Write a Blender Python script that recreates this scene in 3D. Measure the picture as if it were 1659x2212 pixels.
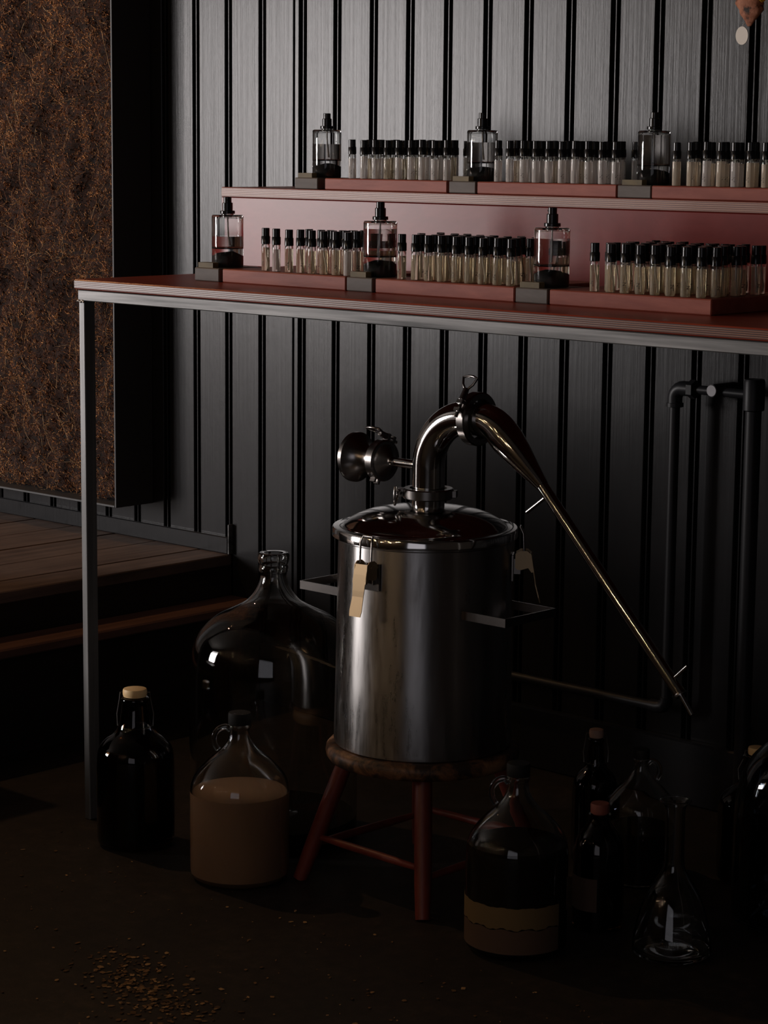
import bpy, math, random
import numpy as np
from mathutils import Vector, Matrix, noise

for o in list(bpy.data.objects):
    bpy.data.objects.remove(o)
sc = bpy.context.scene
col = sc.collection
R = random.Random(7)
PI = math.pi

# ------------------------------------------------------------------ camera
cam_d = bpy.data.cameras.new('camera')
cam = bpy.data.objects.new('camera', cam_d)
col.objects.link(cam)
yaw, pitch, roll = math.radians(43.11), math.radians(9.003), math.radians(0.5202)
d = Vector((-math.sin(yaw)*math.cos(pitch), math.cos(yaw)*math.cos(pitch), -math.sin(pitch)))
r = Vector((math.cos(yaw), math.sin(yaw), 0))
u = r.cross(d)
r2 = math.cos(roll)*r + math.sin(roll)*u
u2 = -math.sin(roll)*r + math.cos(roll)*u
m = Matrix((r2, u2, -d)).transposed().to_4x4()
m.translation = Vector((0, -3, 1.05))
cam.matrix_world = m
cam_d.sensor_fit = 'VERTICAL'
cam_d.sensor_height = 36
cam_d.lens = 5005.77/2212*36
cam_d.clip_start = 0.05
sc.camera = cam

# ------------------------------------------------------------------ world, light, exposure
w = bpy.data.worlds.new('world')
sc.world = w
w.use_nodes = True
w.node_tree.nodes['Background'].inputs[0].default_value = (0.5, 0.6, 0.8, 1)
w.node_tree.nodes['Background'].inputs[1].default_value = 0.4

def area(name, loc, rot, sx, sy, power, color):
    L = bpy.data.lights.new(name, 'AREA')
    L.shape = 'RECTANGLE'; L.size = sx; L.size_y = sy
    L.energy = power; L.color = color
    o = bpy.data.objects.new(name, L); col.objects.link(o)
    o.location = loc; o.rotation_euler = rot
    return o

# daylight through the big window in the front wall, and a dim glazed slot behind the camera
area('window_daylight', (-7.15, -4.52, 1.20), (PI/2, 0, 0), 2.1, 1.50, 335, (1.0, 0.94, 0.925))
area('slot_daylight', (0.35, -4.52, 1.15), (PI/2, 0, 0), 2.1, 1.9, 3.2, (1.0, 0.78, 0.62))
vs = sc.view_settings
vs.view_transform = 'Standard'; vs.look = 'None'; vs.gamma = 1.0; vs.use_curve_mapping = False
vs.exposure = 0.0
sc.cycles.max_bounces = 20
sc.cycles.transmission_bounces = 20
sc.cycles.transparent_max_bounces = 16
sc.cycles.glossy_bounces = 6
sc.cycles.diffuse_bounces = 3

# ------------------------------------------------------------------ materials
def mat(name, color=(.5, .5, .5), rough=.5, metal=0.0, trans=0.0, ior=1.45, spec=.5):
    M = bpy.data.materials.new(name); M.use_nodes = True
    b = M.node_tree.nodes['Principled BSDF']
    b.inputs['Base Color'].default_value = (*color, 1)
    b.inputs['Roughness'].default_value = rough
    b.inputs['Metallic'].default_value = metal
    b.inputs['Transmission Weight'].default_value = trans
    b.inputs['IOR'].default_value = ior
    b.inputs['Specular IOR Level'].default_value = spec
    return M, M.node_tree, b

def N(nt, t, **kw):
    n = nt.nodes.new(t)
    for k, v in kw.items():
        setattr(n, k, v)
    return n

def coords(nt, scale, src='Object', rnd=False):
    tc = N(nt, 'ShaderNodeTexCoord'); mp = N(nt, 'ShaderNodeMapping')
    mp.inputs['Scale'].default_value = scale
    nt.links.new(tc.outputs[src], mp.inputs[0])
    if rnd:
        oi = N(nt, 'ShaderNodeObjectInfo'); mu = N(nt, 'ShaderNodeVectorMath', operation='SCALE')
        mu.inputs[0].default_value = (31, 17, 53)
        nt.links.new(oi.outputs['Random'], mu.inputs['Scale'])
        nt.links.new(mu.outputs[0], mp.inputs['Location'])
    return mp.outputs[0]

def noise_tex(nt, vec, scale, detail=4, rough=.6, dist=0.0):
    n = N(nt, 'ShaderNodeTexNoise')
    n.inputs['Scale'].default_value = scale; n.inputs['Detail'].default_value = detail
    n.inputs['Roughness'].default_value = rough; n.inputs['Distortion'].default_value = dist
    nt.links.new(vec, n.inputs['Vector'])
    return n.outputs['Fac']

def ramp(nt, fac, stops):
    n = N(nt, 'ShaderNodeValToRGB')
    e = n.color_ramp.elements
    while len(e) < len(stops):
        e.new(.5)
    for i, (p, c) in enumerate(stops):
        e[i].position = p; e[i].color = (*c, 1)
    nt.links.new(fac, n.inputs[0])
    return n.outputs['Color']

def bump(nt, b, h, strength, dist=.001):
    n = N(nt, 'ShaderNodeBump')
    n.inputs['Strength'].default_value = strength; n.inputs['Distance'].default_value = dist
    nt.links.new(h, n.inputs['Height']); nt.links.new(n.outputs[0], b.inputs['Normal'])

def lerp3(a, b, t):
    return tuple(x+(y-x)*t for x, y in zip(a, b))

def wood(name, c1, c2, rough, stretch=(3, 40, 40), bs=.25, scale=1.0, coat=0.0, blotch=.0, spec=.5):
    M, nt, b = mat(name, c1, rough, spec=spec)
    v = coords(nt, stretch, rnd=True)
    f = noise_tex(nt, v, scale, 6, .65, .4)
    c = ramp(nt, f, [(.3, c1), (.7, c2)])
    if blotch:
        f2 = noise_tex(nt, coords(nt, (1, 1, 1), rnd=True), 6, 3)
        mx = N(nt, 'ShaderNodeMixRGB', blend_type='MULTIPLY'); mx.inputs[0].default_value = blotch
        nt.links.new(c, mx.inputs[1]); nt.links.new(ramp(nt, f2, [(.3, (.35, .3, .3)), (.65, (1, 1, 1))]), mx.inputs[2])
        c = mx.outputs[0]
    nt.links.new(c, b.inputs['Base Color'])
    b.inputs['Coat Weight'].default_value = coat
    b.inputs['Coat Roughness'].default_value = .12
    bump(nt, b, f, bs)
    return M

# painted grey boards: fine upright grain, a few knots and dents
M_board, nt, b = mat('grey_painted_board', (.2, .2, .2), .25, spec=.235)
g1 = noise_tex(nt, coords(nt, (150, 20, 2.2), rnd=True), 1.0, 6, .7, .5)
g2 = noise_tex(nt, coords(nt, (9, 3, 2.5), rnd=True), 1.0, 3, .5)
c1 = ramp(nt, g2, [(.3, (.0125, .0125, .0135)), (.7, (.0185, .0180, .0190))])
vor = N(nt, 'ShaderNodeTexVoronoi'); vor.inputs['Scale'].default_value = 1.0
nt.links.new(coords(nt, (11, 3, 6.5), rnd=True), vor.inputs['Vector'])
kn = ramp(nt, vor.outputs['Distance'], [(.03, (.35, .34, .33)), (.10, (1, 1, 1))])
mx = N(nt, 'ShaderNodeMixRGB', blend_type='MULTIPLY'); mx.inputs[0].default_value = .8
nt.links.new(c1, mx.inputs[1]); nt.links.new(kn, mx.inputs[2])
nt.links.new(mx.outputs[0], b.inputs['Base Color'])
ad = N(nt, 'ShaderNodeMath', operation='ADD')
sm = N(nt, 'ShaderNodeMath', operation='MULTIPLY'); sm.inputs[1].default_value = .5
nt.links.new(noise_tex(nt, coords(nt, (60, 60, 30), rnd=True), 1.0, 3), sm.inputs[0])
nt.links.new(g1, ad.inputs[0]); nt.links.new(sm.outputs[0], ad.inputs[1])
bump(nt, b, ad.outputs[0], .22, .0012)

M_groove = mat('wall_backing_black', (.02, .02, .02), .8)[0]
M_dark, nt, b = mat('dark_plaster', (.05, .042, .036), .8)
M_ceil = mat('dark_ceiling', (.06, .055, .05), .9)[0]
M_floor, nt, b = mat('dark_worn_floor', (.02, .016, .013), .62)
fv = noise_tex(nt, coords(nt, (1, 1, 1)), 5, 8, .65, .3)
fw = noise_tex(nt, coords(nt, (1, 1, 1)), 42, 5, .7)
mxm = N(nt, 'ShaderNodeMath', operation='MULTIPLY'); nt.links.new(fv, mxm.inputs[0]); nt.links.new(fw, mxm.inputs[1])
nt.links.new(ramp(nt, mxm.outputs[0], [(.12, (.010, .0085, .0075)), (.30, (.032, .024, .019)), (.42, (.06, .043, .031))]), b.inputs['Base Color'])
bump(nt, b, fw, .3, .002)
M_plat = wood('worn_platform_boards', (.11, .075, .060), (.25, .17, .132), .55, (55, 3, 30), .3, blotch=.55)
M_riser_dark = wood('dark_step_riser', (.016, .012, .010), (.03, .02, .016), .7, (3, 3, 40), .2)
M_step = wood('dark_red_step_tread', (.14, .070, .052), (.24, .125, .095), .6, (40, 3, 30), .2, spec=.2)
M_steelp, nt, b = mat('raw_steel_tube', (.30, .30, .30), .48, .5)
sv = noise_tex(nt, coords(nt, (2, 60, 60)), 1.0, 5, .6)
nt.links.new(ramp(nt, sv, [(.34, (.05, .05, .05)), (.66, (.27, .265, .26))]), b.inputs['Base Color'])
M_steelv, nt, b = mat('raw_steel_upright', (.30, .30, .30), .48, .5)
sv = noise_tex(nt, coords(nt, (60, 60, 2)), 1.0, 5, .6)
nt.links.new(ramp(nt, sv, [(.3, (.14, .14, .14)), (.7, (.30, .295, .29))]), b.inputs['Base Color'])
M_weld = mat('weld_bead', (.55, .5, .45), .35, .9)[0]
M_frame = mat('black_panel_frame', (.055, .055, .056), .5, .2)[0]

# varnished red plywood; the plies show on upright edges (lines across z)
def ply(name, top1, top2, e1, e2, period, rough=.33, coat=.3, stretch=(3, 26, 26)):
    M, nt, b = mat(name, top1, rough)
    f = noise_tex(nt, coords(nt, stretch), 1.0, 6, .6, .5)
    ctop = ramp(nt, f, [(.3, top1), (.7, top2)])
    wv = N(nt, 'ShaderNodeTexWave', bands_direction='Z')
    wv.inputs['Scale'].default_value = period; wv.inputs['Distortion'].default_value = .5
    wv.inputs['Detail'].default_value = 2; wv.inputs['Detail Scale'].default_value = 1.0
    nt.links.new(coords(nt, (0, 0, 1)), wv.inputs['Vector'])
    f3 = noise_tex(nt, coords(nt, (14, 14, 300)), 1.0, 4, .7)
    mm = N(nt, 'ShaderNodeMath', operation='MULTIPLY'); nt.links.new(wv.outputs['Fac'], mm.inputs[0])
    ad2 = N(nt, 'ShaderNodeMath', operation='ADD'); ad2.inputs[1].default_value = .35; nt.links.new(f3, ad2.inputs[0])
    nt.links.new(ad2.outputs[0], mm.inputs[1])
    ced = ramp(nt, mm.outputs[0], [(.25, e1), (.75, e2)])
    geo = N(nt, 'ShaderNodeNewGeometry'); sx = N(nt, 'ShaderNodeSeparateXYZ'); nt.links.new(geo.outputs['Normal'], sx.inputs[0])
    ab = N(nt, 'ShaderNodeMath', operation='ABSOLUTE'); nt.links.new(sx.outputs['Z'], ab.inputs[0])
    gt = N(nt, 'ShaderNodeMath', operation='GREATER_THAN'); gt.inputs[1].default_value = .6; nt.links.new(ab.outputs[0], gt.inputs[0])
    mx = N(nt, 'ShaderNodeMixRGB'); nt.links.new(gt.outputs[0], mx.inputs[0])
    nt.links.new(ced, mx.inputs[1]); nt.links.new(ctop, mx.inputs[2])
    nt.links.new(mx.outputs[0], b.inputs['Base Color'])
    b.inputs['Coat Weight'].default_value = coat; b.inputs['Coat Roughness'].default_value = .16
    bump(nt, b, mm.outputs[0], .25, .0006)
    return M
M_ply = ply('red_varnished_plywood', (.22, .026, .014), (.34, .055, .026), (.060, .020, .016), (.30, .13, .08), 128, .34, .0)
M_ply2 = ply('red_shelf_plywood', (.15, .028, .020), (.22, .045, .03), (.17, .06, .045), (.46, .26, .19), 112, .36, .0)
M_panel = wood('red_brown_riser_panel', (.17, .020, .018), (.27, .038, .033), .27, (5, 30, 12), .12, blotch=.35, spec=.24)
M_tray = wood('red_brown_tray_wood', (.27, .062, .042), (.41, .12, .082), .46, (10, 40, 60), .3, blotch=.3, spec=.22)
M_block = wood('grey_brown_block_wood', (.085, .070, .062), (.14, .115, .10), .6, (12, 40, 40), .3)
M_chip = wood('olive_brown_chip', (.10, .075, .035), (.19, .14, .06), .6, (20, 40, 40), .3)

M_glass = mat('clear_glass', (.97, .98, .98), .0, 0, 1, 1.48)[0]
M_carboy = mat('carboy_glass', (.90, .91, .90), .0, 0, 1, 1.48)[0]
M_brown = mat('dark_brown_glass', (.10, .045, .018), .0, 0, 1, 1.48)[0]
M_bluegl = mat('smoky_blue_glass', (.35, .40, .46), .02, 0, 1, 1.48)[0]
M_liq_pale = mat('pale_filled_vial_glass', (1.0, .97, .94), .0, 0, .62, 1.42)[0]
M_liq_olive = mat('straw_filled_vial_glass', (.88, .80, .63), .0, 0, .80, 1.42)[0]
M_liq_gold = mat('golden_filled_vial_glass', (.99, .88, .72), .0, 0, .64, 1.42)[0]
M_liq_grey = mat('clear_perfume_liquid', (.62, .58, .56), .0, 0, 1, 1.34)[0]
M_cloudy, nt, b = mat('cloudy_amber_liquid', (.50, .31, .19), .9, spec=.1)
M_cloudy2 = mat('murky_liquid', (.018, .014, .010), .9, spec=.08)[0]
M_darkliq = mat('dark_clear_liquid', (.05, .04, .032), .0, 0, 1, 1.34)[0]
M_black = mat('black_plastic', (.012, .012, .013), .2)[0]
M_blackm = mat('black_matte', (.008, .008, .008), .7)[0]
M_tube = mat('white_dip_tube', (.75, .72, .66), .3, 0, .35)[0]
M_ink = mat('dark_printed_ink', (.015, .015, .015), .6)[0]
M_cream = mat('cream_stopper', (.95, .66, .33), .5)[0]
M_redcork = mat('dull_red_stopper', (.30, .09, .06), .6)[0]
M_wire = mat('steel_wire', (.45, .43, .40), .3, 1)[0]
M_label = mat('yellowed_paper_label', (.20, .13, .055), .8)[0]
M_label2 = mat('brown_paper_label', (.12, .07, .045), .8)[0]

# stainless steel, lightly smeared
def steel(name, base, rough, smear=True, st=(16, 16, 1.6), aniso=0.0):
    M, nt, b = mat(name, base, rough, 1.0)
    if aniso:       # brushed round the pot: highlights draw out into upright streaks
        tn = N(nt, 'ShaderNodeTangent', direction_type='RADIAL', axis='Z')
        nt.links.new(tn.outputs[0], b.inputs['Tangent'])
        b.inputs['Anisotropic'].default_value = aniso; b.inputs['Anisotropic Rotation'].default_value = .25
    if smear:
        f = noise_tex(nt, coords(nt, st), 1.0, 6, .65, .4)
        f2 = noise_tex(nt, coords(nt, (90, 90, 14)), 1.0, 5, .75)
        mm = N(nt, 'ShaderNodeMath', operation='MULTIPLY'); nt.links.new(f, mm.inputs[0]); nt.links.new(f2, mm.inputs[1])
        mr = N(nt, 'ShaderNodeMapRange'); mr.inputs['From Min'].default_value = .08; mr.inputs['From Max'].default_value = .50
        mr.inputs['To Min'].default_value = rough*.7; mr.inputs['To Max'].default_value = rough*2.4
        nt.links.new(mm.outputs[0], mr.inputs['Value']); nt.links.new(mr.outputs[0], b.inputs['Roughness'])
        bump(nt, b, f, .010, .004)
    return M
M_steel = steel('stainless_steel', (.50, .485, .475), .25, True, (16, 16, 1.6), .86)
M_polish = steel('polished_stainless', (.66, .64, .62), .09, False)
M_clamp = steel('cast_clamp_steel', (.34, .315, .30), .26, False)
M_brass = mat('brushed_latch_steel', (.50, .37, .23), .48, 1)[0]
M_pipe = mat('black_painted_pipe', (.016, .016, .018), .42, spec=.3)[0]
M_seat, nt, b = mat('worn_painted_seat', (.2, .1, .05), .5)
f = noise_tex(nt, coords(nt, (1, 1, 1)), 30, 6, .7, .6)
f2 = noise_tex(nt, coords(nt, (1, 1, 1)), 7, 3)
mm = N(nt, 'ShaderNodeMath', operation='MULTIPLY'); nt.links.new(f, mm.inputs[0]); nt.links.new(f2, mm.inputs[1])
nt.links.new(ramp(nt, mm.outputs[0], [(.19, (.035, .022, .016)), (.25, (.20, .095, .045)), (.33, (.40, .21, .10))]), b.inputs['Base Color'])
bump(nt, b, f, .3, .001)
M_redleg = wood('red_painted_leg', (.17, .030, .022), (.30, .06, .035), .45, (30, 30, 6), .25, blotch=.5)

# dried moss fibres: every fibre its own shade
M_moss, nt, b = mat('dried_moss_fibre', (.2, .08, .03), .75)
geo = N(nt, 'ShaderNodeNewGeometry')
f2 = noise_tex(nt, coords(nt, (1, 1, 1)), 13, 4, .6)
ad = N(nt, 'ShaderNodeMath', operation='MULTIPLY_ADD'); ad.inputs[1].default_value = .6
nt.links.new(geo.outputs['Random Per Island'], ad.inputs[0]); nt.links.new(f2, ad.inputs[2])
nt.links.new(ramp(nt, ad.outputs[0], [(.42, (.018, .008, .005)), (.62, (.11, .034, .013)), (.82, (.38, .125, .040)), (1.0, (.80, .38, .14))]), b.inputs['Base Color'])
M_mossb, nt, b = mat('dried_moss_bed', (.03, .012, .007), .95)
f2 = noise_tex(nt, coords(nt, (1, 1, 1)), 60, 6, .75)
nt.links.new(ramp(nt, f2, [(.35, (.004, .0025, .002)), (.7, (.045, .015, .007))]), b.inputs['Base Color'])
bump(nt, b, f2, .8, .006)
M_root = mat('pale_dry_root', (.36, .22, .10), .7)[0]
M_flake, nt, b = mat('floor_flake', (.25, .14, .06), .8)
geo = N(nt, 'ShaderNodeNewGeometry')
nt.links.new(ramp(nt, geo.outputs['Random Per Island'], [(.0, (.06, .035, .02)), (.6, (.30, .16, .065)), (1, (.70, .42, .18))]), b.inputs['Base Color'])
M_leaf, nt, b = mat('rusty_dry_leaf', (.35, .14, .08), .7)
f2 = noise_tex(nt, coords(nt, (1, 1, 1)), 55, 4, .6)
nt.links.new(ramp(nt, f2, [(.36, (.035, .020, .015)), (.46, (.34, .125, .065)), (.75, (.52, .24, .14))]), b.inputs['Base Color'])
bump(nt, b, f2, .6, .003)
M_petal = mat('yellow_petal', (.80, .42, .03), .6)[0]
M_tag = mat('white_paper_tag', (.72, .67, .60), .8)[0]

# ------------------------------------------------------------------ mesh helpers
def mesh(name, verts, faces, material=None, smooth=None):
    me = bpy.data.meshes.new(name)
    me.from_pydata([tuple(v) for v in verts], [], faces)
    me.update()
    if material:
        me.materials.append(material)
    if smooth is not None:
        me.polygons.foreach_set('use_smooth', [True]*len(me.polygons))
        me.set_sharp_from_angle(angle=math.radians(smooth))
    return me

def put(name, me, parent=None, loc=(0, 0, 0), rot=None):
    o = bpy.data.objects.new(name, me); col.objects.link(o)
    o.location = loc
    if rot is not None:
        o.rotation_euler = rot
    if parent is not None:
        o.parent = parent
    return o

def tag(o, label=None, cat=None, group=None, kind=None):
    for k, v in (('label', label), ('category', cat), ('group', group), ('kind', kind)):
        if v:
            o[k] = v
    return o

def empty(name, loc=(0, 0, 0), rz=0.0):
    o = bpy.data.objects.new(name, None); col.objects.link(o)
    o.location = loc; o.rotation_euler = (0, 0, rz); o.empty_display_size = .02
    return o

class MB:
    def __init__(s):
        s.v = []; s.f = []
    def add(s, verts, faces):
        n = len(s.v); s.v += [Vector(q) for q in verts]; s.f += [tuple(i+n for i in q) for q in faces]; return s
    def box(s, x0, x1, y0, y1, z0, z1, bev=0.0):
        """chamfered box: every edge cut by bev"""
        if bev <= 0:
            vs_ = [(x, y, z) for x in (x0, x1) for y in (y0, y1) for z in (z0, z1)]
            return s.add(vs_, [(0, 1, 3, 2), (4, 6, 7, 5), (0, 4, 5, 1), (2, 3, 7, 6), (0, 2, 6, 4), (1, 5, 7, 3)])
        X, Y, Z = (x0, x1), (y0, y1), (z0, z1)
        vs_, ix = [], {}
        for i in (0, 1):
            for j in (0, 1):
                for k in (0, 1):
                    sx, sy, sz = (1-2*i)*bev, (1-2*j)*bev, (1-2*k)*bev
                    for a, off in enumerate(((0, sy, sz), (sx, 0, sz), (sx, sy, 0))):
                        ix[i, j, k, a] = len(vs_)
                        vs_.append((X[i]+off[0], Y[j]+off[1], Z[k]+off[2]))
        F = []
        for i in (0, 1):
            F.append([ix[i, j, k, 0] for j, k in ((0, 0), (1, 0), (1, 1), (0, 1))][::(1 if i else -1)])
            F.append([ix[j, i, k, 1] for j, k in ((0, 0), (0, 1), (1, 1), (1, 0))][::(1 if i else -1)])
            F.append([ix[j, k, i, 2] for j, k in ((0, 0), (1, 0), (1, 1), (0, 1))][::(1 if i else -1)])
        for i in (0, 1):
            for j in (0, 1):
                q = [ix[i, j, 0, 0], ix[i, j, 1, 0], ix[i, j, 1, 1], ix[i, j, 0, 1]]; F.append(q if (i+j) % 2 == 1 else q[::-1])
                q = [ix[i, 0, j, 0], ix[i, 0, j, 2], ix[i, 1, j, 2], ix[i, 1, j, 0]]; F.append(q)
                q = [ix[0, i, j, 1], ix[0, i, j, 2], ix[1, i, j, 2], ix[1, i, j, 1]]; F.append(q)
                for k in (0, 1):
                    F.append([ix[i, j, k, 0], ix[i, j, k, 1], ix[i, j, k, 2]])
        return s.add(vs_, F)
    def lathe(s, prof, seg=32, M=None, cap=True):
        """prof: (radius, z) from bottom up, turned about z"""
        vs_, F, rings = [], [], []
        for (rr, z) in prof:
            if rr < 1e-6:
                rings.append([len(vs_)]); vs_.append(Vector((0, 0, z)))
            else:
                rings.append(list(range(len(vs_), len(vs_)+seg)))
                for k in range(seg):
                    a = 2*PI*k/seg; vs_.append(Vector((rr*math.cos(a), rr*math.sin(a), z)))
        for A, B in zip(rings, rings[1:]):
            for k in range(seg):
                a0, a1 = A[k % len(A)], A[(k+1) % len(A)]
                b0, b1 = B[k % len(B)], B[(k+1) % len(B)]
                q = []
                for i in (a0, a1, b1, b0):
                    if i not in q:
                        q.append(i)
                if len(q) > 2:
                    F.append(q)
        if cap:
            if len(rings[0]) > 1: F.append(rings[0][::-1])
            if len(rings[-1]) > 1: F.append(rings[-1])
        if M is not None:
            vs_ = [M @ q for q in vs_]
        return s.add(vs_, F)
    def tube(s, path, rad, seg=10, closed=False, cap=True):
        P = [Vector(p) for p in path]; n = len(P)
        rads = rad if isinstance(rad, (list, tuple)) else [rad]*n
        up = None; rings = []; vs_ = []; F = []
        for i in range(n):
            if closed:
                t = (P[(i+1) % n]-P[i-1]).normalized()
            else:
                t = (P[min(i+1, n-1)]-P[max(i-1, 0)]).normalized()
            if up is None:
                up = t.orthogonal().normalized()
            up = (up - t*up.dot(t)).normalized()
            bn = t.cross(up)
            rings.append(list(range(len(vs_), len(vs_)+seg)))
            for k in range(seg):
                a = 2*PI*k/seg; vs_.append(P[i]+(up*math.cos(a)+bn*math.sin(a))*rads[i])
        prs = list(zip(rings, rings[1:])) + ([(rings[-1], rings[0])] if closed else [])
        for A, B in prs:
            off = 0
            if closed and A is rings[-1]:
                off = min(range(seg), key=lambda q: (vs_[A[0]]-vs_[B[q]]).length)
            for k in range(seg):
                F.append((A[k], A[(k+1) % seg], B[(k+1+off) % seg], B[(k+off) % seg]))
        if cap and not closed:
            F.append(rings[0][::-1]); F.append(rings[-1])
        return s.add(vs_, F)
    def prism(s, poly, h, M=None):
        """flat outline (x, y) given thickness h along z, centred"""
        n = len(poly)
        vs_ = [Vector((x, y, -h/2)) for x, y in poly]+[Vector((x, y, h/2)) for x, y in poly]
        if M is not None:
            vs_ = [M @ q for q in vs_]
        F = [tuple(range(n))[::-1], tuple(range(n, 2*n))]+[(i, (i+1) % n, n+(i+1) % n, n+i) for i in range(n)]
        return s.add(vs_, F)
    def build(s, name, material, parent=None, smooth=None, loc=(0, 0, 0), rot=None):
        return put(name, mesh(name, s.v, s.f, material, smooth), parent, loc, rot)

def frame_to(origin, axis, side=(0, 0, 1)):
    """matrix whose z runs along axis and x as near as can be to side"""
    z = Vector(axis).normalized(); x = Vector(side); x = (x-z*x.dot(z))
    if x.length < 1e-4: x = z.orthogonal()
    x.normalize(); y = z.cross(x)
    M = Matrix((x, y, z)).transposed().to_4x4(); M.translation = Vector(origin)
    return M

def arc(c, rad, a0, a1, n, ux, uz):
    ux, uz = Vector(ux), Vector(uz)
    return [Vector(c)+(ux*math.cos(a0+(a1-a0)*i/n)+uz*math.sin(a0+(a1-a0)*i/n))*rad for i in range(n+1)]

# ------------------------------------------------------------------ the room
CEIL = 2.7
tag(MB().box(-9.2, 1.6, -4.6, .03, -.08, 0).build('floor', M_floor), 'dark worn floor strewn with dry flakes under the table', kind='structure')
tag(MB().box(-9.2, 1.6, -4.6, .1, CEIL, CEIL+.06).build('ceiling', M_ceil), kind='structure')
tag(MB().box(-9.3, -9.2, -4.6, .1, 0, CEIL).build('wall_left', M_dark), kind='structure')
tag(MB().box(1.6, 1.7, -4.6, .1, 0, CEIL).build('wall_right', M_dark), kind='structure')
wf = MB()
WX0, WX1, WZ0, WZ1 = -8.2, -6.1, .45, 1.95
SX0, SX1, SZ0, SZ1 = -.7, 1.4, .2, 2.1
wf.box(-9.2, WX0, -4.5, -4.4, 0, CEIL).box(WX0, WX1, -4.5, -4.4, 0, WZ0).box(WX0, WX1, -4.5, -4.4, WZ1, CEIL)
wf.box(WX1, SX0, -4.5, -4.4, 0, CEIL).box(SX0, SX1, -4.5, -4.4, 0, SZ0).box(SX0, SX1, -4.5, -4.4, SZ1, CEIL).box(SX1, 1.6, -4.5, -4.4, 0, CEIL)
tag(wf.build('wall_front', M_dark), kind='structure')
for i, (a, b_, z0, z1, nb) in enumerate(((WX0, WX1, WZ0, WZ1, 2), (SX0, SX1, SZ0, SZ1, 0))):
    fr = MB()
    fr.box(a, b_, -4.46, -4.41, z0, z0+.04).box(a, b_, -4.46, -4.41, z1-.04, z1).box(a, a+.04, -4.46, -4.41, z0, z1).box(b_-.04, b_, -4.46, -4.41, z0, z1)
    for k in range(nb):
        x = a+(b_-a)*(k+1)/(nb+1); fr.box(x-.02, x+.02, -4.45, -4.42, z0, z1)
    tag(fr.build('window_%d' % (i+1), M_blackm), kind='structure')

# back wall: backing plus single beaded boards
wall = tag(MB().box(-9.2, 1.6, .0128, .1, 0, CEIL).build('wall_back', M_groove), 'grey painted upright board wall with paired dark grooves', kind='structure')
beads = [-3.3925, -3.3038, -3.2143, -3.1233, -3.0177, -2.9312, -2.8422, -2.7555, -2.6681, -2.5795, -2.4905, -2.4017, -2.3115, -2.2243, -2.1341, -2.0451]
P = .0888
left = [beads[0]-P*k for k in range(14, 0, -1)]
right = [beads[-1]+P*k for k in range(1, 12)]
xs = left+beads+right
BT = .0128
def board_mesh(w_, z1, strip=False):
    bd = [(-.0016, BT), (-.0016, .0010), (-.0008, 0), (.0008, 0), (.0016, .0010), (.0016, BT-.001)]
    fc = [(.0082, BT-.001), (.0082, .0012), (.0094, 0), (w_-.0114, 0), (w_-.0102, .0012), (w_-.0102, BT-.001), (w_-.0019, BT-.001), (w_-.0019, BT)]
    pr = bd+fc
    n = len(pr)
    v = [(x, y, 0) for x, y in pr]+[(x, y, z1) for x, y in pr]
    f_ = [(i, n+i, n+(i+1) % n, (i+1) % n) for i in range(n)]+[tuple(range(n)), tuple(range(n, 2*n))[::-1]]
    return mesh('board', v, f_, M_board)
cache = {}
for x0, x1 in zip(xs, xs[1:]):
    w_ = round(x1-x0, 4)
    narrow = w_ > .1
    if narrow:
        w_ -= .0155
    key = round(w_, 4)
    if key not in cache:
        cache[key] = board_mesh(w_, CEIL-.002)
    o = put('board', cache[key], wall, (x0, 0, .001))
    if narrow:      # an extra strip where two runs of boarding meet
        MB().box(x1-.0215, x1-.0118, 0, BT, .001, CEIL-.002, .0008).build('board_strip', M_board, wall)

# platform at the left, its planks, step and skirting
PZ = .272
plat = tag(MB().box(-9.2, -3.215, -4.4, -.001, 0, PZ-.022).build('floor_platform', M_riser_dark), 'low raised wooden platform at left', kind='structure')
x = -3.205; k = 0
wid = [.085, .13, .125, .13, .125, .13, .125, .13, .13]
for ww in wid:
    MB().box(x-ww+.0015, x-.0015, -4.4, -.001, PZ-.022, PZ-R.uniform(0, .0015), .002).build('plank', M_plat, plat)
    x -= ww
MB().box(-9.2, x, -4.4, -.001, PZ-.022, PZ-.001).build('plank', M_plat, plat)
MB().box(-3.215, -3.208, -4.4, -.001, .192, PZ-.022).build('riser_board', M_riser_dark, plat)
stp = tag(MB().box(-3.215, -3.135, -4.4, -.001, 0, .174).build('floor_step', M_riser_dark), 'low dark step running along the platform edge', kind='structure')
MB().box(-3.2075, -3.12, -4.4, -.001, .174, .192, .003).build('tread_board', M_step, stp)
tag(MB().box(-9.2, -3.207, -.012, 0, PZ, .305, .002).build('baseboard_left', M_board), 'grey skirting board along the platform', kind='structure')
tag(MB().box(-3.2068, -3.2035, -.012, 0, PZ, .33, .001).build('trim_1', M_steelp), 'thin metal strip ending the platform skirting', kind='structure')
tag(MB().box(-3.119, 1.6, -.016, 0, 0, .105, .003).build('baseboard_back', M_pipe), 'black skirting board along the floor', kind='structure')

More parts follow.
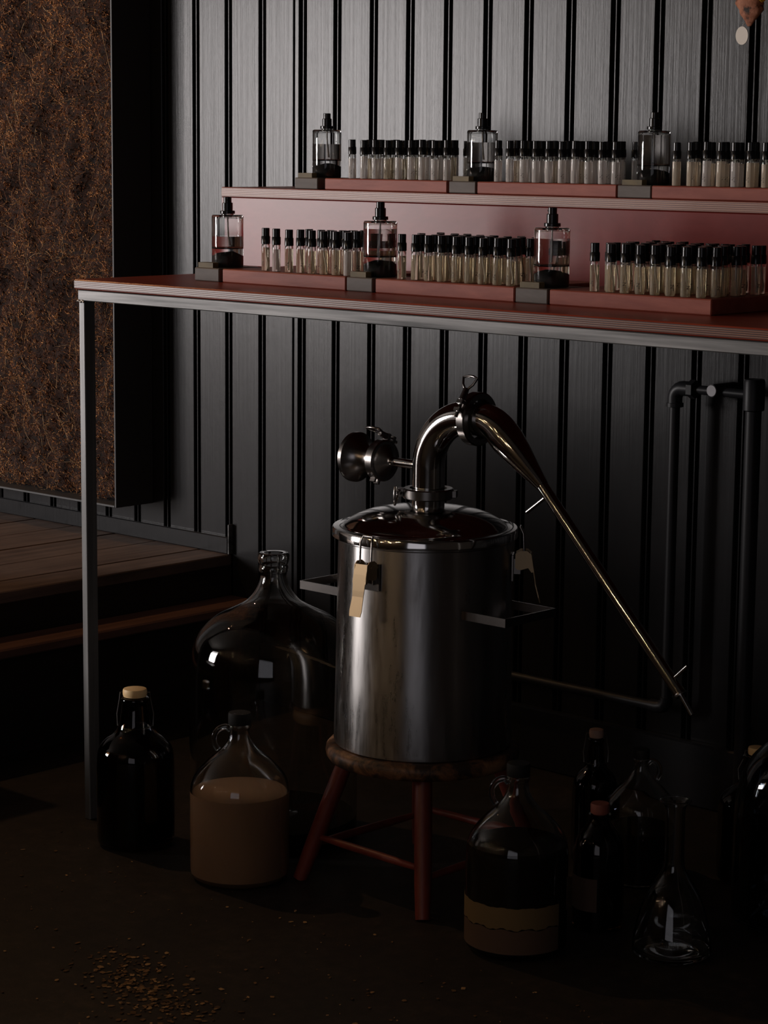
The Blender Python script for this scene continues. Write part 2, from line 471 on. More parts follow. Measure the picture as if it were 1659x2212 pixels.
# unseen chest and slatted crate added at left to shade lower wall and jugs
ch = tag(empty('added_shade_chest', (-3.42, -.96, PZ)), 'unseen dark wooden chest added on the platform to shade the lower wall', 'chest')
MB().box(-.17, .17, -.17, .17, .0, .03, .003).build('plinth', M_riser_dark, ch)
MB().box(-.185, .185, -.185, .185, .0302, .30, .004).build('chest_body', M_riser_dark, ch)
MB().box(-.195, .195, -.195, .195, .3005, .332, .006).build('lid', M_step, ch)
for k in range(2):
    MB().box(-.17+.175*k, -.01+.175*k, -.192, -.1855, .06, .275, .002).build('front_panel', M_step, ch)
cr = tag(empty('added_shade_crate', (-2.90, -1.55, 0)), 'unseen slatted wooden crate added left of the view to shade the right-hand jugs', 'crate')
for sx_ in (-1, 1):
    for sy_ in (-1, 1):
        MB().box(sx_*.22-.016, sx_*.22+.016, sy_*.15-.016, sy_*.15+.016, 0, .50, .002).build('corner_post', M_riser_dark, cr)
for k in range(5):
    z_ = .02+.097*k
    for sy_ in (-1, 1):
        MB().box(-.24, .24, sy_*.172-.006, sy_*.172+.006, z_, z_+.088, .002).build('slat', M_step, cr)
    for sx_ in (-1, 1):
        MB().box(sx_*.242-.006, sx_*.242+.006, -.165, .165, z_, z_+.088, .002).build('slat', M_step, cr)
MB().box(-.235, .235, -.165, .165, .004, .018, .001).build('bottom_board', M_riser_dark, cr)

# ------------------------------------------------------------------ dried moss wall panel
FX1, FX0, FZ0, FZ1, FD = -3.4345, -4.62, .345, 2.15, .096
mp_ = tag(empty('moss_panel', (FX1, 0, FZ0)), 'tall black framed wall panel filled with dried rust-brown moss', 'wall panel')
def pf(name, x0, x1, y0, y1, z0, z1, mt=M_frame, bev=.0008):
    return MB().box(x0-FX1, x1-FX1, y0, y1, z0-FZ0, z1-FZ0, bev).build(name, mt, mp_)
pf('frame_side', FX1-.0045, FX1, -FD, -.0005, FZ0, FZ1)
pf('frame_side', FX0, FX0+.0045, -FD, -.0005, FZ0, FZ1)
pf('frame_rail', FX0+.005, FX1-.005, -FD, -.0005, FZ0, FZ0+.0045)
pf('frame_rail', FX0+.005, FX1-.005, -FD, -.0005, FZ1-.0045, FZ1)
pf('back_board', FX0+.005, FX1-.005, -.012, -.001, FZ0+.005, FZ1-.005, M_blackm)
# lumpy bed
nx, nz = 120, 180
bx0, bx1, bz0, bz1 = FX0+.006, FX1-.006, FZ0+.006, FZ1-.006
def bed_y(x, z):
    q = Vector((x*9, 0, z*9)); q2 = Vector((x*30, 3, z*30))
    e = min(1, min(x-bx0, bx1-x, z-bz0+.004)/.012)
    return -.055-.020*noise.noise(q)*e-.013*noise.noise(q2)*e+.014*(1-e)
vv = []
for j in range(nz+1):
    for i in range(nx+1):
        x = bx0+(bx1-bx0)*i/nx; z = bz0+(bz1-bz0)*j/nz
        vv.append((x-FX1, bed_y(x, z), z-FZ0))
ff = [(j*(nx+1)+i, j*(nx+1)+i+1, (j+1)*(nx+1)+i+1, (j+1)*(nx+1)+i) for j in range(nz) for i in range(nx)]
put('moss_bed', mesh('moss_bed', vv, ff, M_mossb, 180), mp_)
# fibres
rng = np.random.default_rng(3)
def strands(n, xa, xb, za, zb, lmin, lmax, rmin, rmax, nseg, curl, name, mt, droop=0.0, dense=True):
    x = rng.uniform(xa, xb, n); z = rng.uniform(za, zb, n)
    if dense:           # tufts: pull roots towards clump centres
        cxs = rng.uniform(xa, xb, 260); czs = rng.uniform(za, zb, 260)
        pick = rng.integers(0, 260, n); t = rng.uniform(.2, .9, n)*(rng.random(n) < .75)
        near = np.hypot(cxs[pick]-x, czs[pick]-z)
        t = np.where(near < .10, t, t*.0)
        x = x+(cxs[pick]-x)*t; z = z+(czs[pick]-z)*t
    y = np.array([bed_y(a, b_) for a, b_ in zip(x, z)])
    L = rng.uniform(lmin, lmax, n)*rng.uniform(.4, 1, n)
    ang = rng.uniform(0, 2*PI, n); out = rng.uniform(-.1, .75, n)
    dirv = np.stack([np.cos(ang), -out, np.sin(ang)-droop], 1)
    dirv /= np.linalg.norm(dirv, axis=1)[:, None]
    p = np.stack([x-FX1, y, z-FZ0], 1)
    pts = [p]
    bend = rng.normal(0, curl, (n, 3)); bend[:, 1] *= .4
    for sgm in range(nseg):
        dirv = dirv+bend+rng.normal(0, curl*.55, (n, 3))*np.array([1, .5, 1]); dirv[:, 2] -= droop*.2
        dirv /= np.linalg.norm(dirv, axis=1)[:, None]
        p = p+dirv*(L/nseg)[:, None]
        p[:, 1] = np.clip(p[:, 1], -.0945, -.03)
        p[:, 0] = np.clip(p[:, 0], bx0-FX1, bx1-FX1)
        p[:, 2] = np.clip(p[:, 2], bz0-FZ0, bz1-FZ0)
        pts.append(p.copy())
    rad = rng.uniform(rmin, rmax, n)
    V = np.zeros((n, nseg+1, 3, 3))
    for sgm in range(nseg+1):
        tp = rad*(1-.6*sgm/nseg)
        a0 = rng.uniform(0, 2*PI)
        for k in range(3):
            a = a0+2*PI*k/3
            off = np.stack([np.cos(a)*tp, np.sin(a)*tp*.8, np.cos(a+.8)*tp], 1)
            V[:, sgm, k] = pts[sgm]+off
    V = V.reshape(-1, 3)
    base = (np.arange(n)*(nseg+1)*3)[:, None]
    fl = []
    for sgm in range(nseg):
        for k in range(3):
            fl.append([sgm*3+k, sgm*3+(k+1) % 3, (sgm+1)*3+(k+1) % 3, (sgm+1)*3+k])
    F = (base[:, :, None]+np.array(fl)[None]).reshape(-1, 4)
    me = bpy.data.meshes.new(name)
    me.vertices.add(len(V)); me.vertices.foreach_set('co', V.ravel())
    me.loops.add(F.size); me.loops.foreach_set('vertex_index', F.ravel().astype(np.int32))
    me.polygons.add(len(F)); me.polygons.foreach_set('loop_start', (np.arange(len(F))*4).astype(np.int32))
    me.update(calc_edges=True); me.validate()
    me.materials.append(mt)
    o = put(name, me, mp_); o['kind'] = 'stuff'
    return o
strands(15000, -3.92, bx1, bz0, 1.42, .010, .036, .00030, .00065, 3, .42, 'moss_fibre', M_moss)
strands(13000, -3.92, bx1, bz0, 1.42, .004, .013, .0007, .0017, 2, .5, 'moss_leaf', M_moss)
strands(9000, bx0, -3.92, bz0, bz1, .02, .06, .0005, .0011, 3, .34, 'moss_fibre', M_moss)
strands(3500, -3.92, bx1, 1.42, bz1, .02, .06, .0005, .0011, 3, .34, 'moss_fibre', M_moss)
strands(230, -3.92, bx1, bz0, 1.42, .04, .16, .0004, .0009, 7, .22, 'dry_root', M_root, .25, False)

# ------------------------------------------------------------------ table
TZ, TF, TX0, TX1 = .8445, -.75, -2.756, -1.22
tb = tag(empty('display_table', (TX0, TF, 0)), 'long red plywood table on a raw grey steel frame against the wall', 'table')
def tbx(name, mt, x0, x1, y0, y1, z0, z1, bev=.0012):
    return MB().box(x0-TX0, x1-TX0, y0-TF, y1-TF, z0, z1, bev).build(name, mt, tb)
tbx('tabletop', M_ply, TX0, TX1, TF, -.004, .8298, TZ, .0018)
tbx('front_rail', M_steelp, TX0+.0062, TX1-.006, TF+.003, TF+.023, .8125, .8290, .0012)
tbx('back_rail', M_steelp, TX0+.0062, TX1-.006, -.03, -.01, .8125, .8290, .0012)
for xx in (TX0+.0065, TX1-.027):
    tbx('end_rail', M_steelp, xx, xx+.020, TF+.0235, -.0305, .8125, .8290, .0012)
    tbx('leg', M_steelv, xx+.0015, xx+.0145, TF+.0035, TF+.0245, 0, .8122, .0010)
weld = MB()
for k in range(7):
    c = Vector((.0068+.0022*k, .0028, .8118+.0009*math.sin(k*1.7)))
    weld.lathe([(0, -.0019), (.0014, -.0013), (.0019, 0), (.0014, .0013), (0, .0019)], 8, Matrix.Translation(c))
weld.build('weld_bead', M_weld, tb, 60)

# upper shelf standing on the table
SY, SZ, SXL, SXR = -.28, .9765, -2.934, -1.30
sh = tag(empty('display_riser', (SXL, SY, TZ)), 'red plywood step shelf standing at the back of the table', 'shelf')
def shb(name, mt, x0, x1, y0, y1, z0, z1, bev=.001):
    return MB().box(x0-SXL, x1-SXL, y0-SY, y1-SY, z0-TZ, z1-TZ, bev).build(name, mt, sh)
shb('top_board', M_ply2, SXL, SXR, SY, -.006, .9600, SZ, .0012)
shb('front_panel', M_panel, SXL, SXR, SY+.0008, SY+.0158, TZ+.0003, .9597)
shb('end_panel', M_panel, SXL, SXL+.015, SY+.0162, -.006, TZ+.0003, .9597)
shb('end_panel', M_panel, SXR-.015, SXR, SY+.0162, -.006, TZ+.0003, .9597)

# ------------------------------------------------------------------ trays, blocks, chips
def tray(x0, x1, y0, y1, z, h, label, shelf):
    o = MB().box(x0, x1, y0, y1, 0, h, .0014).build('vial_tray', M_tray)
    o.location = (0, 0, z)
    me = o.data
    cx = (x0+x1)/2
    for v in me.vertices:
        v.co.x -= cx; v.co.y -= y0
    o.location = (cx, y0, z+.0002)
    tag(o, label, 'tray', 'wooden vial trays')
def block(x0, x1, y0, y1, z, h, label, chiplabel):
    cx = (x0+x1)/2
    o = MB().box(x0-cx, x1-cx, 0, y1-y0, 0, h, .0014).build('bottle_block', M_block, loc=(cx, y0, z+.0002))
    tag(o, label, 'block', 'grey bottle blocks')
    w2 = (x1-x0)*.30
    c = MB()
    pts = [(-w2, 0), (w2*.92, .001), (w2, .011), (w2*.55, .0165), (-w2*.8, .015), (-w2*1.08, .008)]
    c.prism(pts, .0075, Matrix.Translation((0, 0, .00375)))
    co = c.build('wood_chip', M_chip, loc=(cx-(x1-x0)*.10, y0+.003, z+h+.0004))
    tag(co, chiplabel, 'wood chip', 'olive wood chips on the blocks')
UZ, LZ = SZ, TZ
UY, LY = -.270, -.629
UH, LH = .0185, .0200
UD, LD = .105, .185
tray(-2.6957, -2.4275, UY, UY+UD, UZ, UH, 'red-brown wooden tray on upper shelf, leftmost of three', 'u')
tray(-2.3655, -2.0955, UY, UY+UD, UZ, UH, 'red-brown wooden tray on upper shelf, middle of three', 'u')
tray(-2.0318, -1.70, UY, UY+UD, UZ, UH, 'red-brown wooden tray on upper shelf, rightmost of three', 'u')
tray(-2.5553, -2.2985, LY, LY+LD, LZ, LH, 'red-brown wooden tray on the tabletop, leftmost of three', 'l')
tray(-2.2407, -1.9862, LY, LY+LD, LZ, LH, 'red-brown wooden tray on the tabletop, middle of three', 'l')
tray(-1.9262, -1.6681, LY, LY+LD, LZ, LH, 'red-brown wooden tray with dark end on the tabletop, rightmost of three', 'l')
names6 = [('left end of upper shelf', -2.7659, -2.7118, UY, UZ, UH), ('middle of upper shelf', -2.4238, -2.3683, UY, UZ, UH), ('right part of upper shelf', -2.0938, -2.0328, UY, UZ, UH),
          ('left end of tabletop row', -2.6170, -2.5624, LY, LZ, LH), ('middle of tabletop row', -2.2970, -2.2461, LY, LZ, LH), ('right part of tabletop row', -1.9845, -1.9290, LY, LZ, LH)]
for nm, x0, x1, y0, z, h in names6:
    block(x0, x1, y0, y0+.085, z, h, 'grey-brown wooden block under the perfume bottle at %s' % nm, 'olive-brown wood chip on the grey block at %s' % nm)

# ------------------------------------------------------------------ perfume bottles
BR, BH = .0240, .0785
def lathe_glass(outer, inner):
    """closed glass shell: outer profile up, inner profile down"""
    return outer+inner[::-1]
def perfume(loc, level, liqmat, label, rz):
    t = tag(empty('perfume_bottle', loc, rz), label, 'bottle', 'perfume display bottles')
    outer = [(0, 0), (BR-.0018, 0), (BR-.0004, .0008), (BR, .0025), (BR, BH-.003), (BR-.0006, BH-.0008), (BR-.002, BH), (.0095, BH), (.0088, BH+.0008), (.0088, BH+.004)]
    inner = [(0, BH*.36), (BR-.006, BH*.355), (BR-.0026, BH*.375), (BR-.0019, BH*.41), (BR-.0019, BH-.0055), (BR-.003, BH-.0028), (.0072, BH-.0022), (.0066, BH+.004)]
    MB().lathe(lathe_glass(outer, inner), 40, cap=False).build('glass', M_glass, t, 35)
    if level > .4:
        g = .0003
        q = [(0, BH*.36-g), (BR-.006, BH*.355-g), (BR-.0026+g, BH*.375), (BR-.0019+g, BH*.41), (BR-.0019+g, BH*level), (0, BH*level)]
        MB().lathe(q, 40, cap=False).build('liquid', liqmat, t, 35)
    prof = [(0, .0012), (BR*.80, .0012), (BR*.82, .006), (BR*.80, .0115), (BR*.70, .0165), (BR*.50, .0205), (BR*.25, .0225), (0, .0230)]
    st = MB().lathe(prof, 18, cap=False)
    for v in st.v:
        k = 1+.10*noise.noise(v*130+Vector(loc)*9)
        v.x *= k; v.y *= k; v.z = max(.0012, v.z*(1+.12*noise.noise(v*90+Vector(loc)*5)))
        v.z = min(v.z, .0255)
    st.build('black_base_insert', M_blackm, t, 30)
    MB().lathe([(0, BH+.0015), (.0108, BH+.0015), (.0112, BH+.002), (.0112, BH+.0055), (.0105, BH+.0062), (0, BH+.0062)], 28).build('collar', M_black, t, 35)
    p = MB().lathe([(0, BH+.0062), (.0078, BH+.0062), (.0078, BH+.0175), (.0072, BH+.0182), (.0060, BH+.0182), (.0060, BH+.0262), (.0054, BH+.0268), (0, BH+.0268)], 24)
    pu = p.build('spray_pump', M_black, t, 35)
    MB().lathe([(0, 0), (.0011, 0), (.0011, .0012), (0, .0012)], 10, frame_to((0, -.0056, BH+.0225), (0, -1, 0))).build('nozzle', M_blackm, pu, 35)
    MB().tube([(0, 0, BH-.001), (.0004, 0, BH*.8), (.0012, .0004, BH*.6), (.0026, .0006, BH*.42)], .0012, 8).build('dip_tube', M_tube, t, 40)
    return t
ub = UZ+UH+.0004; lb = LZ+LH+.0004
perfume((-2.7385, -.2215, ub), .70, M_liq_grey, 'tall clear perfume bottle at the left end of the upper shelf', .3)
perfume((-2.3960, -.2235, ub), .76, M_liq_grey, 'clear perfume bottle on the middle block of the upper shelf', 1.3)
perfume((-2.0633, -.2245, ub), .92, M_liq_grey, 'clear perfume bottle on the right block of the upper shelf', 2.1)
perfume((-2.5905, -.5850, lb), .59, M_liq_grey, 'half-full perfume bottle at the left end of the tabletop row', .8)
perfume((-2.2710, -.5870, lb), .86, M_liq_grey, 'nearly full perfume bottle in the middle of the tabletop row', 4.0)
perfume((-1.9570, -.5875, lb), .82, M_liq_grey, 'nearly full perfume bottle at the right of the tabletop row', 5.0)

# ------------------------------------------------------------------ sample vials
VR = .0062
def vial_mesh(top, mt):
    """filled lower body and the empty clear shoulder above it"""
    q = MB().lathe([(0, 0), (VR-.0010, 0), (VR-.0002, .0005), (VR, .0014), (VR, top), (0, top)], 20, cap=False)
    return mesh('filled_glass', q.v, q.f, mt, 35)
def shoulder_mesh(top):
    q = MB().lathe(lathe_glass([(VR, top+.00005), (VR, .0375), (VR-.001, .0395), (.0044, .0402), (.0044, .042)],
                               [(VR-.0011, top+.00005), (VR-.0011, .0370), (.0034, .0395), (.0034, .042)]), 20, cap=False)
    return mesh('glass_shoulder', q.v, q.f, M_glass, 35)
VT = (.0325, .0345, .0360)
me_sh = [shoulder_mesh(t_) for t_ in VT]
me_lq = {k: [vial_mesh(t_, mt) for t_ in VT] for k, mt in (('pale', M_liq_pale), ('olive', M_liq_olive), ('gold', M_liq_gold))}
q = MB().lathe([(0, .0388), (.0060, .0388), (.0066, .0392), (.0066, .0498), (.0062, .0504), (.0057, .0506), (.0057, .0618), (.0052, .0624), (0, .0624)], 16)
me_cap = mesh('spray_cap', q.v, q.f, M_black, 35)
q = MB().tube([(0, 0, .0385), (.0003, 0, .030), (.0016, .0004, .020), (.0028, .0008, .011), (.0022, .0008, .003)], .00085, 6)
me_tb = mesh('dip_tube', q.v, q.f, M_tube, 50)
# printed N° running up the glass
fc = bpy.data.curves.new('vial_print', 'FONT'); fc.body = 'N\u00b0'; fc.size = .0068; fc.align_x = 'LEFT'; fc.resolution_u = 2
fo = bpy.data.objects.new('vial_print', fc); col.objects.link(fo)
dg = bpy.context.evaluated_depsgraph_get()
tm = bpy.data.meshes.new_from_object(fo.evaluated_get(dg))
bpy.data.objects.remove(fo)
for v in tm.vertices:
    tx, ty = v.co.x, v.co.y
    a = -PI/2+(ty-.0024)/VR       # letters lie on their side, tops to the right
    rr = VR+.00012
    v.co = Vector((rr*math.cos(a), rr*math.sin(a), .0145-tx))
tm.name = 'vial_print'; tm.materials.clear(); tm.materials.append(M_ink)
ORD = ['first', 'second', 'third', 'fourth', 'fifth', 'sixth', 'seventh', 'eighth', 'ninth', 'tenth', 'eleventh', 'twelfth', 'thirteenth', 'fourteenth', 'fifteenth', 'sixteenth']
ROW = ['front', 'second', 'third', 'fourth', 'fifth', 'sixth', 'seventh', 'back']
def vial(x, y, z, kind, label, group):
    t = tag(empty('sample_vial', (x, y, z)), label, 'vial', group)
    rz = math.radians(R.uniform(-35, 80))
    t.rotation_euler = (R.uniform(-.012, .012), R.uniform(-.012, .012), rz)
    lv_ = R.randrange(3)
    put('filled_glass', me_lq[kind][lv_], t); put('glass_shoulder', me_sh[lv_], t); put('spray_cap', me_cap, t, (0, 0, R.uniform(-.0006, .0008)))
    put('dip_tube', me_tb, t, rot=(0, 0, R.uniform(0, 6.28)))
    if R.random() < .8:
        put('printed_mark', tm, t)
def vial_grid(x0, y0, z, nx_, rows, px, py, kinds, where, group, stagger=.5, skip=lambda i, j: False, cut=None):
    for j in range(rows):
        n = 0
        for i in range(nx_):
            if skip(i, j):
                continue
            x = x0+px*(i+(stagger if j % 2 else 0))+R.uniform(-.0008, .0008)
            y = y0+py*j+R.uniform(-.0008, .0008)
            if cut and x > cut:
                continue
            kind = kinds[0] if R.random() < .85 else kinds[1]
            vial(x, y, z, kind, 'black-capped glass vial, %s from left in the %s row of %s' % (ORD[n], ROW[j], where), group)
            n += 1
uz_ = UZ+UH+.0004; lz_ = LZ+LH+.0004
vial_grid(-2.6480, -.2530, uz_, 9, 3, .0256, .0240, ('pale', 'olive'), 'the upper left tray', 'vials in the upper left tray', stagger=.62, cut=-2.434)
vial_grid(-2.3370, -.2540, uz_, 10, 3, .0252, .0240, ('pale', 'gold'), 'the upper middle tray', 'vials in the upper middle tray', stagger=.62, cut=-2.102)
vial_grid(-2.0000, -.2540, uz_, 10, 3, .0256, .0240, ('gold', 'pale'), 'the upper right tray', 'vials in the upper right tray', stagger=.62, cut=-1.71)
vial_grid(-2.4770, -.6150, lz_, 8, 4, .0243, .0190, ('olive', 'pale'), 'the lower left tray', 'vials in the lower left tray', stagger=0.0, skip=lambda i, j: j > 0 and i < 2+j, cut=-2.306)
vial_grid(-2.2040, -.6130, lz_, 9, 5, .0247, .0200, ('olive', 'pale'), 'the lower middle tray', 'vials in the lower middle tray', stagger=.74, cut=-1.993)
vial_grid(-1.8610, -.6160, lz_, 8, 7, .0240, .0215, ('olive', 'olive'), 'the lower right tray', 'vials in the lower right tray', stagger=.3, cut=-1.676)

# ------------------------------------------------------------------ stool
SCX, SCY = -2.165, -.602
st = tag(empty('round_stool', (SCX, SCY, 0)), 'small round stool with worn seat and dark red legs under the still', 'stool')
MB().lathe([(0, .181), (.126, .181), (.134, .1835), (.138, .189), (.1392, .195), (.138, .201), (.134, .2055), (.128, .207), (0, .207)], 64).build('seat', M_seat, st, 50)
fwd = Vector((-math.sin(yaw), math.cos(yaw), 0)); rgt = Vector((math.cos(yaw), math.sin(yaw), 0))
dirs = [(-fwd).normalized(), (rgt*.99+fwd*.1).normalized(), fwd.copy(), -rgt.copy()]
foot = [.178, .18, .178, .175]
lp = []
for dd, fr_ in zip(dirs, foot):
    a = dd*.108; a.z = .181; b_ = dd*fr_; b_.z = .0
    lp.append((a, b_))
    path = [b_.lerp(a, t_) for t_ in (0, .25, .5, .75, 1)]
    path[0].z = .0
    MB().tube(path, [.0105, .0120, .0125, .0125, .0120], 14).build('leg', M_redleg, st, 50)
for k in range(4):
    z = .052 + (.012 if k % 2 else 0)
    p0 = lp[k][1].lerp(lp[k][0], z/.181); p1 = lp[(k+1) % 4][1].lerp(lp[(k+1) % 4][0], z/.181)
    e = (p1-p0).normalized()*.009
    MB().tube([p0+e, p0.lerp(p1, .3), p0.lerp(p1, .7), p1-e], [.0045, .0058, .0058, .0045], 10).build('stretcher', M_redleg, st, 50)

# ------------------------------------------------------------------ the still
BZ = .2075
t = tag(empty('distilling_still', (SCX, SCY, BZ)), 'stainless steel still with bent pipe and long slanting arm on the stool', 'still')
def L3(x, y, z):                     # world point -> still coordinates
    return Vector((x-SCX, y-SCY, z-BZ))
ptop = .505-BZ
MB().lathe([(0, 0), (.122, 0), (.1262, .0015), (.1275, .006), (.1255, .10), (.1240, .20), (.1225, ptop-.004), (.1250, ptop-.002), (.1250, ptop), (.1195, ptop),
            (.1195, ptop-.004), (.1225, .10), (.1240, .006), (0, .004)], 96, cap=False).build('pot_body', M_steel, t, 40)
lid = MB().lathe([(.124, ptop+.0006), (.1305, ptop+.0006), (.1315, ptop+.0016), (.1315, ptop+.0120), (.1300, ptop+.0142), (.1240, ptop+.0150), (.1170, ptop+.0150), (.1140, ptop+.0175),
                  (.106, ptop+.0240), (.094, ptop+.0300), (.078, ptop+.0355), (.055, ptop+.0400), (.030, ptop+.0425), (0, ptop+.0430)], 96).build('lid', M_polish, t, 40)
z0 = ptop+.0425
AX = -2.1597-SCX
NR = .0232
# neck stub on the lid
MB().lathe([(NR, z0-.002), (NR, z0+.014), (NR+.006, z0+.0155), (NR+.006, z0+.018), (0, z0+.018)], 40, Matrix.Translation((AX, 0, 0)), cap=True).build('neck_stub', M_polish, t, 40)
def clamp(name, c, axis, Rr, lug, wing_h=.03, wing=True):
    """hinged two-part ring clamp with lugs, bolt and wing nut; lug = direction in which the bolt stands out"""
    A = frame_to(c, axis, lug)
    m_ = MB()
    m_.lathe([(Rr-.004, -.0075), (Rr+.0035, -.0075), (Rr+.0055, -.0058), (Rr+.0055, .0058), (Rr+.0035, .0075), (Rr-.004, .0075)], 40, A, cap=False)
    root_ = m_.build(name, M_clamp, t, 40)
    # bolt lugs: two cheeks on each half, across the split line
    for s_ in (-1, 1):
        MB().box(Rr+.003, Rr+.0145, s_*.0058-.0028, s_*.0058+.0028, -.0055, .0055, .0007).build('lug', M_clamp, root_)
        root_.children[-1].matrix_local = A
        k_ = MB().box(-Rr-.0105, -Rr-.003, s_*.0045-.002, s_*.0045+.002, -.005, .005, .0007).build('hinge', M_clamp, root_)
        k_.matrix_local = A
    if wing:
        b2 = MB()
        b2.tube([A @ Vector((Rr+.0095, -.016, 0)), A @ Vector((Rr+.0095, .016, 0))], .0026, 10)
        b2.build('bolt', M_polish, root_, 40)
        wn = MB()
        p0 = A @ Vector((Rr+.0095, .0095, 0)); ax = (A.to_3x3() @ Vector((0, 1, 0))).normalized()
        sd = (A.to_3x3() @ Vector((0, 0, 1))).normalized()
        wn.tube([p0, p0+ax*wing_h*.5], [.0050, .0042], 12)
        base = p0+ax*wing_h*.45
        loop = [base-sd*.002, base+ax*.008-sd*.009, base+ax*.018-sd*.0125, base+ax*.0205-sd*.004, base+ax*.0205+sd*.004, base+ax*.018+sd*.0125, base+ax*.008+sd*.009, base+sd*.002]
        wn.tube(loop, .0019, 8, closed=True)
        wn.build('wing_nut', M_clamp, root_, 50)
    return root_
clamp('neck_clamp', (AX, 0, z0+.0190), (0, 0, 1), NR+.0075, (-.85, -.52, 0), .024, True)
# elbow pipe: up, over and level along +x
HZ = .679-BZ; Rb = .074
CX2 = -2.0716-SCX
path = [Vector((AX, 0, z0+.020)), Vector((AX, 0, z0+.03)), Vector((AX, 0, HZ-Rb-.004))]
path += arc((AX+Rb, 0, HZ-Rb), Rb, PI, PI/2, 18, (1, 0, 0), (0, 0, 1))
path += [Vector((CX2-.004, 0, HZ))]
MB().tube(path, NR, 40).build('elbow_pipe', M_polish, t, 40)
MB().lathe([(NR, 0), (NR+.006, .0015), (NR+.006, .004), (0, .004)], 40, Matrix.Translation((AX, 0, z0+.0240)) @ Matrix.Rotation(PI, 4, 'X')).build('flange', M_polish, t, 40)
clamp('arm_clamp', (CX2, 0, HZ), (-1, 0, 0), NR+.0085, (0, -.87, .5), .034, True)
# reducing bend and the slanting arm
Rc = .055; a45 = math.radians(46.5)
path = [Vector((CX2+.003, 0, HZ)), Vector((CX2+.008, 0, HZ))]
path += arc((CX2+.008, 0, HZ-Rc), Rc, PI/2, PI/2-a45, 12, (1, 0, 0), (0, 0, 1))[1:]
rads = [NR]*len(path)
dirn = Vector((math.cos(a45), 0, -math.sin(a45)))
e0 = path[-1]
cone_end = L3(-1.953, SCY, .5985)
path += [e0+(cone_end-e0)*f_ for f_ in (.12, .4, .7, 1.0)]
rads += [NR, .0195, .0140, .0088]
MB().tube(path, rads, 40).build('reducer_bend', M_polish, t, 40)
tend = L3(-1.7166, SCY, .3515)
MB().tube([cone_end, cone_end.lerp(tend, .5), tend], .0082, 24).build('condenser_tube', M_polish, t, 40)
tip = L3(-1.6975, SCY, .3275)
MB().tube([tend, tend.lerp(tip, .5), tip], [.0036, .0032, .0030], 14).build('outlet_tip', M_polish, t, 40)
MB().lathe([(0, -.002), (.0085, -.002), (.0090, 0), (.0085, .002), (0, .002)], 24, frame_to(tend, dirn)).build('tube_end_ring', M_clamp, t, 40)
for a_, b_ in (((-1.9440, .5860), (-1.9790, .5600)), ((-1.7330, .3660), (-1.7070, .3905))):
    p0, p1 = L3(a_[0], SCY, a_[1]), L3(b_[0], SCY, b_[1])
    MB().tube([p0, p0.lerp(p1, .4), p1], .0026, 12).build('hose_stub', M_polish, t, 40)
# side port pointing along -x with clamp and blind cap
PZ_ = .6040-BZ
px0 = AX-NR*.9
MB().tube([(px0+.004, 0, PZ_), (px0-.02, 0, PZ_), (px0-.052, 0, PZ_)], .0065, 20).build('side_port', M_polish, t, 40)
cpx = px0-.066
MB().lathe([(.0065, -.016), (.0090, -.014), (.0200, -.006), (.0255, -.004), (.0255, .0)], 40, frame_to((cpx, 0, PZ_), (-1, 0, 0))).build('port_ferrule', M_clamp, t, 40)
pc = clamp('port_clamp', (cpx-.003, 0, PZ_), (1, 0, 0), .0245, (0, .45, .9), .026, True)
MB().lathe([(.0235, .002), (.0185, .010), (.0165, .020), (.0170, .030), (.0235, .041), (.0335, .0495), (.0362, .0510), (.0362, .0570), (.0335, .0585), (0, .0585)], 48,
           frame_to((cpx, 0, PZ_), (-1, 0, 0))).build('port_bell', M_clamp, t, 40)
